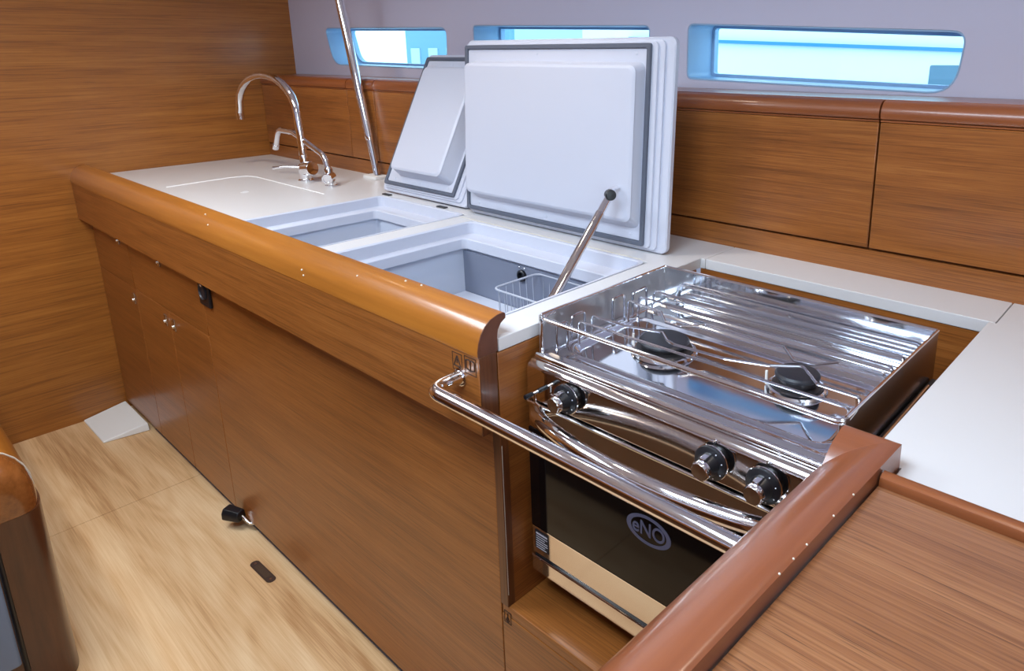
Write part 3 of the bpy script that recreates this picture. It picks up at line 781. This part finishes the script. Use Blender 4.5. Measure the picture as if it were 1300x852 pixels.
# ------------------------------------------------------------------ things on the floor
wd = MB()
v = [(.006, -.160, .001), (.262, -.158, .001), (.290, -.004, .001), (.006, -.004, .001),
     (.006, -.160, .008), (.260, -.156, .008), (.287, -.006, .034), (.006, -.006, .034)]
wd.faces(v, [(3, 2, 1, 0), (4, 5, 6, 7), (0, 1, 5, 4), (1, 2, 6, 5), (2, 3, 7, 6), (3, 0, 4, 7)]).bevel(.004, 3)
tag(wd.build('corner_step', M['nylon']), 'white plastic wedge plate on the floor in the far corner', 'plate')
fp = thing('foot_pedal', 'black foot pump pedal sticking out above the oak floor', 'pedal', (1.19, -.03, .001))
b = MB(); 
def pedal_loop(t, hw, hh):
    c = Vector((1.212, -.002, .046)).lerp(Vector((1.132, -.040, .051)), t)
    dx = (Vector((1.132, -.040, .051)) - Vector((1.212, -.002, .046))).normalized()
    sd = dx.cross(Vector((0, 0, 1))).normalized(); u = sd.cross(dx)
    return [tuple(c + sd * (hw * a) + u * (hh * e)) for a, e in ((-.6, 1), (.6, 1), (1, .3), (1, -.6), (.6, -1), (-.6, -1), (-1, -.6), (-1, .3))]
b.loft([pedal_loop(.28, .013, .012), pedal_loop(.33, .020, .018), pedal_loop(.92, .023, .021), pedal_loop(1.0, .017, .016)]).bevel(.002, 1, 40).build('rubber_pad', M['black'], fp)
MB().tube([(1.232, .030, .0195), (1.218, -.004, .030), (1.19, -.013, .047)], .005, 12).build('shaft', M['chrome'], fp)
MB().box(1.222, 1.242, .022, .032, .0008, .024).bevel(.002).build('pivot_block', M['black'], fp)
fl = thing('floor_lift_plate', 'small dark metal finger plate set into the oak floor', 'floor fitting', (1.425, -.058, .0005))
ang = math.atan2(.003, .116)
MB().prism(rr(-.062, .062, -.0135, .0135, .0134, 6), 'Z', 0, .0016).bevel(.0006, 1).xf(Matrix.Translation((1.425, -.058, .0004)) @ Matrix.Rotation(ang, 4, 'Z')).build('plate', M['engrave'], fl)
MB().prism(rr(-.036, .036, -.009, .009, .003, 4), 'Z', .0016, .0022).xf(Matrix.Translation((1.425, -.058, .0004)) @ Matrix.Rotation(ang, 4, 'Z')).build('pull_flap', M['groove'], fl)
for s_ in (-1, 1): MB().lathe([(.004, 0), (.004, .0006), (0, .0008)], (1.425 + s_ * .048, -.058 + s_ * .001, .002), n=12).build('screw', M['steel_side'], fl)

# ------------------------------------------------------------------ settee end at the left edge
se = thing('settee', 'dark teak settee end with a rounded glossy top at the left edge', 'settee', (.8, -.75, .001))
YS, YW = -.50, -.715
hp2 = lambda n=14: [((YS + YW) / 2 + (YS - YW) / 2 * math.cos(PI * i / n), .485 + .125 * math.sin(PI * i / n) ** .9) for i in range(n + 1)]
MB().prism([(y, z) for y, z in hp2()] + [(YW, .465), (YS, .465)], 'X', .002, 1.345).build('top_rail', M['teak_solid'], se, 60)
YM, HW = (YS + YW) / 2 + .002, (YS - YW) / 2 + .002
foot = [(1.3455 + .088 * math.sin(PI / 2 * k / 11), max(.0, math.cos(PI / 2 * k / 11)) ** .27) for k in range(12)]
outl = [(.002, YM - HW), (.002, YM + HW)] + [(x, YM + HW * c) for x, c in foot] + [(x, YM - HW * c) for x, c in foot[-2::-1]]
MB().prism(outl, 'Z', .001, .4645).build('base_panel', M['brown_panel'], se)
# rounded end: the half round swept down over the end
lo2 = []
for x, c in foot:
    h = max(c, .03)
    l = [(x, YM + (y - YM) * h, .4652 + (z - .4652) * h ** 1.25) for y, z in hp2()]
    lo2.append(l + [(x, l[-1][1], .4650), (x, l[0][1], .4650)])
MB().loft(lo2).build('rounded_cap', M['dome'], se, 60)
MB().tube([(1.3455, y, z + .0006) for y, z in hp2()], .0016, 6).build('edge_highlight', M['cream_line'], se)  # pale tube drawn as the bright edge highlight over the joint
# upholstery beside the end post
MB().prism(rr(1.05, 1.4365, -1.35, YW + .115, .012), 'Z', .10, .425).bevel(.006).build('seat_side', M['fabric'], se)
MB().tube([(1.437, YW + .118, .08), (1.437, YW + .118, .40), (1.437, YW + .10, .43), (1.437, -1.0, .435)], .0055, 8).build('piping', M['black'], se)

# ------------------------------------------------------------------ outside the windows
struct(MB().box(-14, 12, 2.2, 30, .2, .3), 'ground', M['quay'])
bo = thing('moored_boat', 'white boat with a blue stripe moored outside the right window', 'boat', (2.2, 3.3, .9))
MB().prism([(3.15, .5), (3.0, .9), (2.98, 1.36), (3.05, 1.95), (3.4, 2.0), (4.6, 2.0), (4.6, .5)], 'X', .2, 6.5).bevel(.03, 2).build('hull', M['boat_white'], bo)
sl = MB()
sl.faces([(.35, 2.97, 1.535), (.35, 3.02, 1.535), (.35, 3.02, 1.517), (.35, 2.97, 1.517), (2.9, 2.97, 1.428), (2.9, 3.02, 1.428), (2.9, 3.02, 1.410), (2.9, 2.97, 1.410)],
         [(0, 1, 2, 3), (7, 6, 5, 4), (0, 4, 5, 1), (1, 5, 6, 2), (2, 6, 7, 3), (3, 7, 4, 0)]).build('stripe', M['boat_blue'], bo)
MB().box(2.20, 2.50, 2.975, 3.0, 1.22, 1.375).bevel(.01).build('port_light', M['port_grey'], bo)
for i, (x0, x1, y0, z1, m, lb_) in enumerate(((-14, -9.2, 11, 2.9, 'shed_dark', 'grey blue shed far off, leftmost through the left window'), (-9.0, -6.2, 10.5, 1.9, 'shed', 'low pale shed in the middle of the left window view'), (-6.0, -4.6, 9.5, 2.7, 'boat_white', 'tall white building at the right of the left window view'))):
    s = thing('harbour_shed', lb_, 'building', ((x0 + x1) / 2, y0, .3))
    MB().prism([(x0, .3), (x1, .3), (x1, z1), ((x0 + x1) / 2, z1 + .35), (x0, z1)], 'Y', y0, y0 + 4).build('walls', M[m], s)
    k = int((x1 - x0) / .8)
    for j in range(k):
        xx = x0 + .25 + j * .8
        MB().box(xx, xx + .4, y0 - .03, y0 + .02, .9, 1.5).build('shutter', M['shed_dark' if m != 'shed_dark' else 'shed'], s)
ms = thing('mast', 'thin grey mast standing outside the left window', 'mast', (-3.0, 5.0, .3))
MB().tube([(-3.0, 5.0, .3), (-3.0, 5.0, 4)], .03, 10).build('spar', M['shed_dark'], ms)
MB().tube([(-4.3, 5.0, .8), (-3.0, 5.0, 3.6)], .012, 8).build('stay', M['shed_dark'], ms)

# ------------------------------------------------------------------ light
w = bpy.data.worlds.new('sky'); sc.world = w; w.use_nodes = True
bg = w.node_tree.nodes['Background']; bg.inputs['Color'].default_value = (.68, .87, 1.0, 1); bg.inputs['Strength'].default_value = 2.7
def area(name, loc, size, power, col, rot=(0, 0, 0), sy=None, spread=PI):
    l = bpy.data.lights.new(name, 'AREA'); l.energy = power; l.color = col; l.size = size
    if sy: l.shape = 'RECTANGLE'; l.size_y = sy
    l.spread = spread
    o = bpy.data.objects.new(name, l); COL.objects.link(o); o.location = loc; o.rotation_euler = rot
    return o
for i, h in enumerate(HATCH):
    area('hatch_daylight', ((h[0] + h[1]) / 2, (h[2] + h[3]) / 2, ZT + .05), .68, 21 if i else 19, (.70, .84, 1.0) if i else (.86, .93, 1.0))
area('companionway_fill', (XR + .02, -1.25, 1.25),   .98, 16, (.78, .88, 1.0), (0, PI / 2, 0), 1.4)  # cool fill added in an unseen opening behind the camera
# recessed downlights in the ceiling
def downlight(x, y, p, col=(1, .84, .66), ang=110):
    t = thing('downlight', 'small round recessed downlight in the white ceiling', 'lamp', (x, y, ZT), 'ceiling downlights')
    MB().lathe([(.045, 0), (.045, -.006), (.036, -.008), (.034, -.002), (.034, 0)], (x, y, ZT), n=28).build('bezel', M['chrome'], t)
    MB().lathe([(0, -.002), (.033, -.002), (.033, -.0035), (0, -.0035)], (x, y, ZT), n=24).build('lens', M['lamp'], t)
    l = bpy.data.lights.new('spot', 'SPOT'); l.energy = p; l.color = col; l.spot_size = math.radians(ang); l.spot_blend = .6; l.shadow_soft_size = .035
    o = bpy.data.objects.new('spot_lamp', l); COL.objects.link(o); o.location = (x, y, ZT - .02)
for x, y, p in ((.75, .25, 10), (2.0, .2, 8), (3.2, .25, 8), (.7, -.9, 14)): downlight(x, y, p)

vs = sc.view_settings
vs.view_transform = 'Standard'; vs.look = 'None'; vs.gamma = 1; vs.use_curve_mapping = False; vs.exposure = 0.18
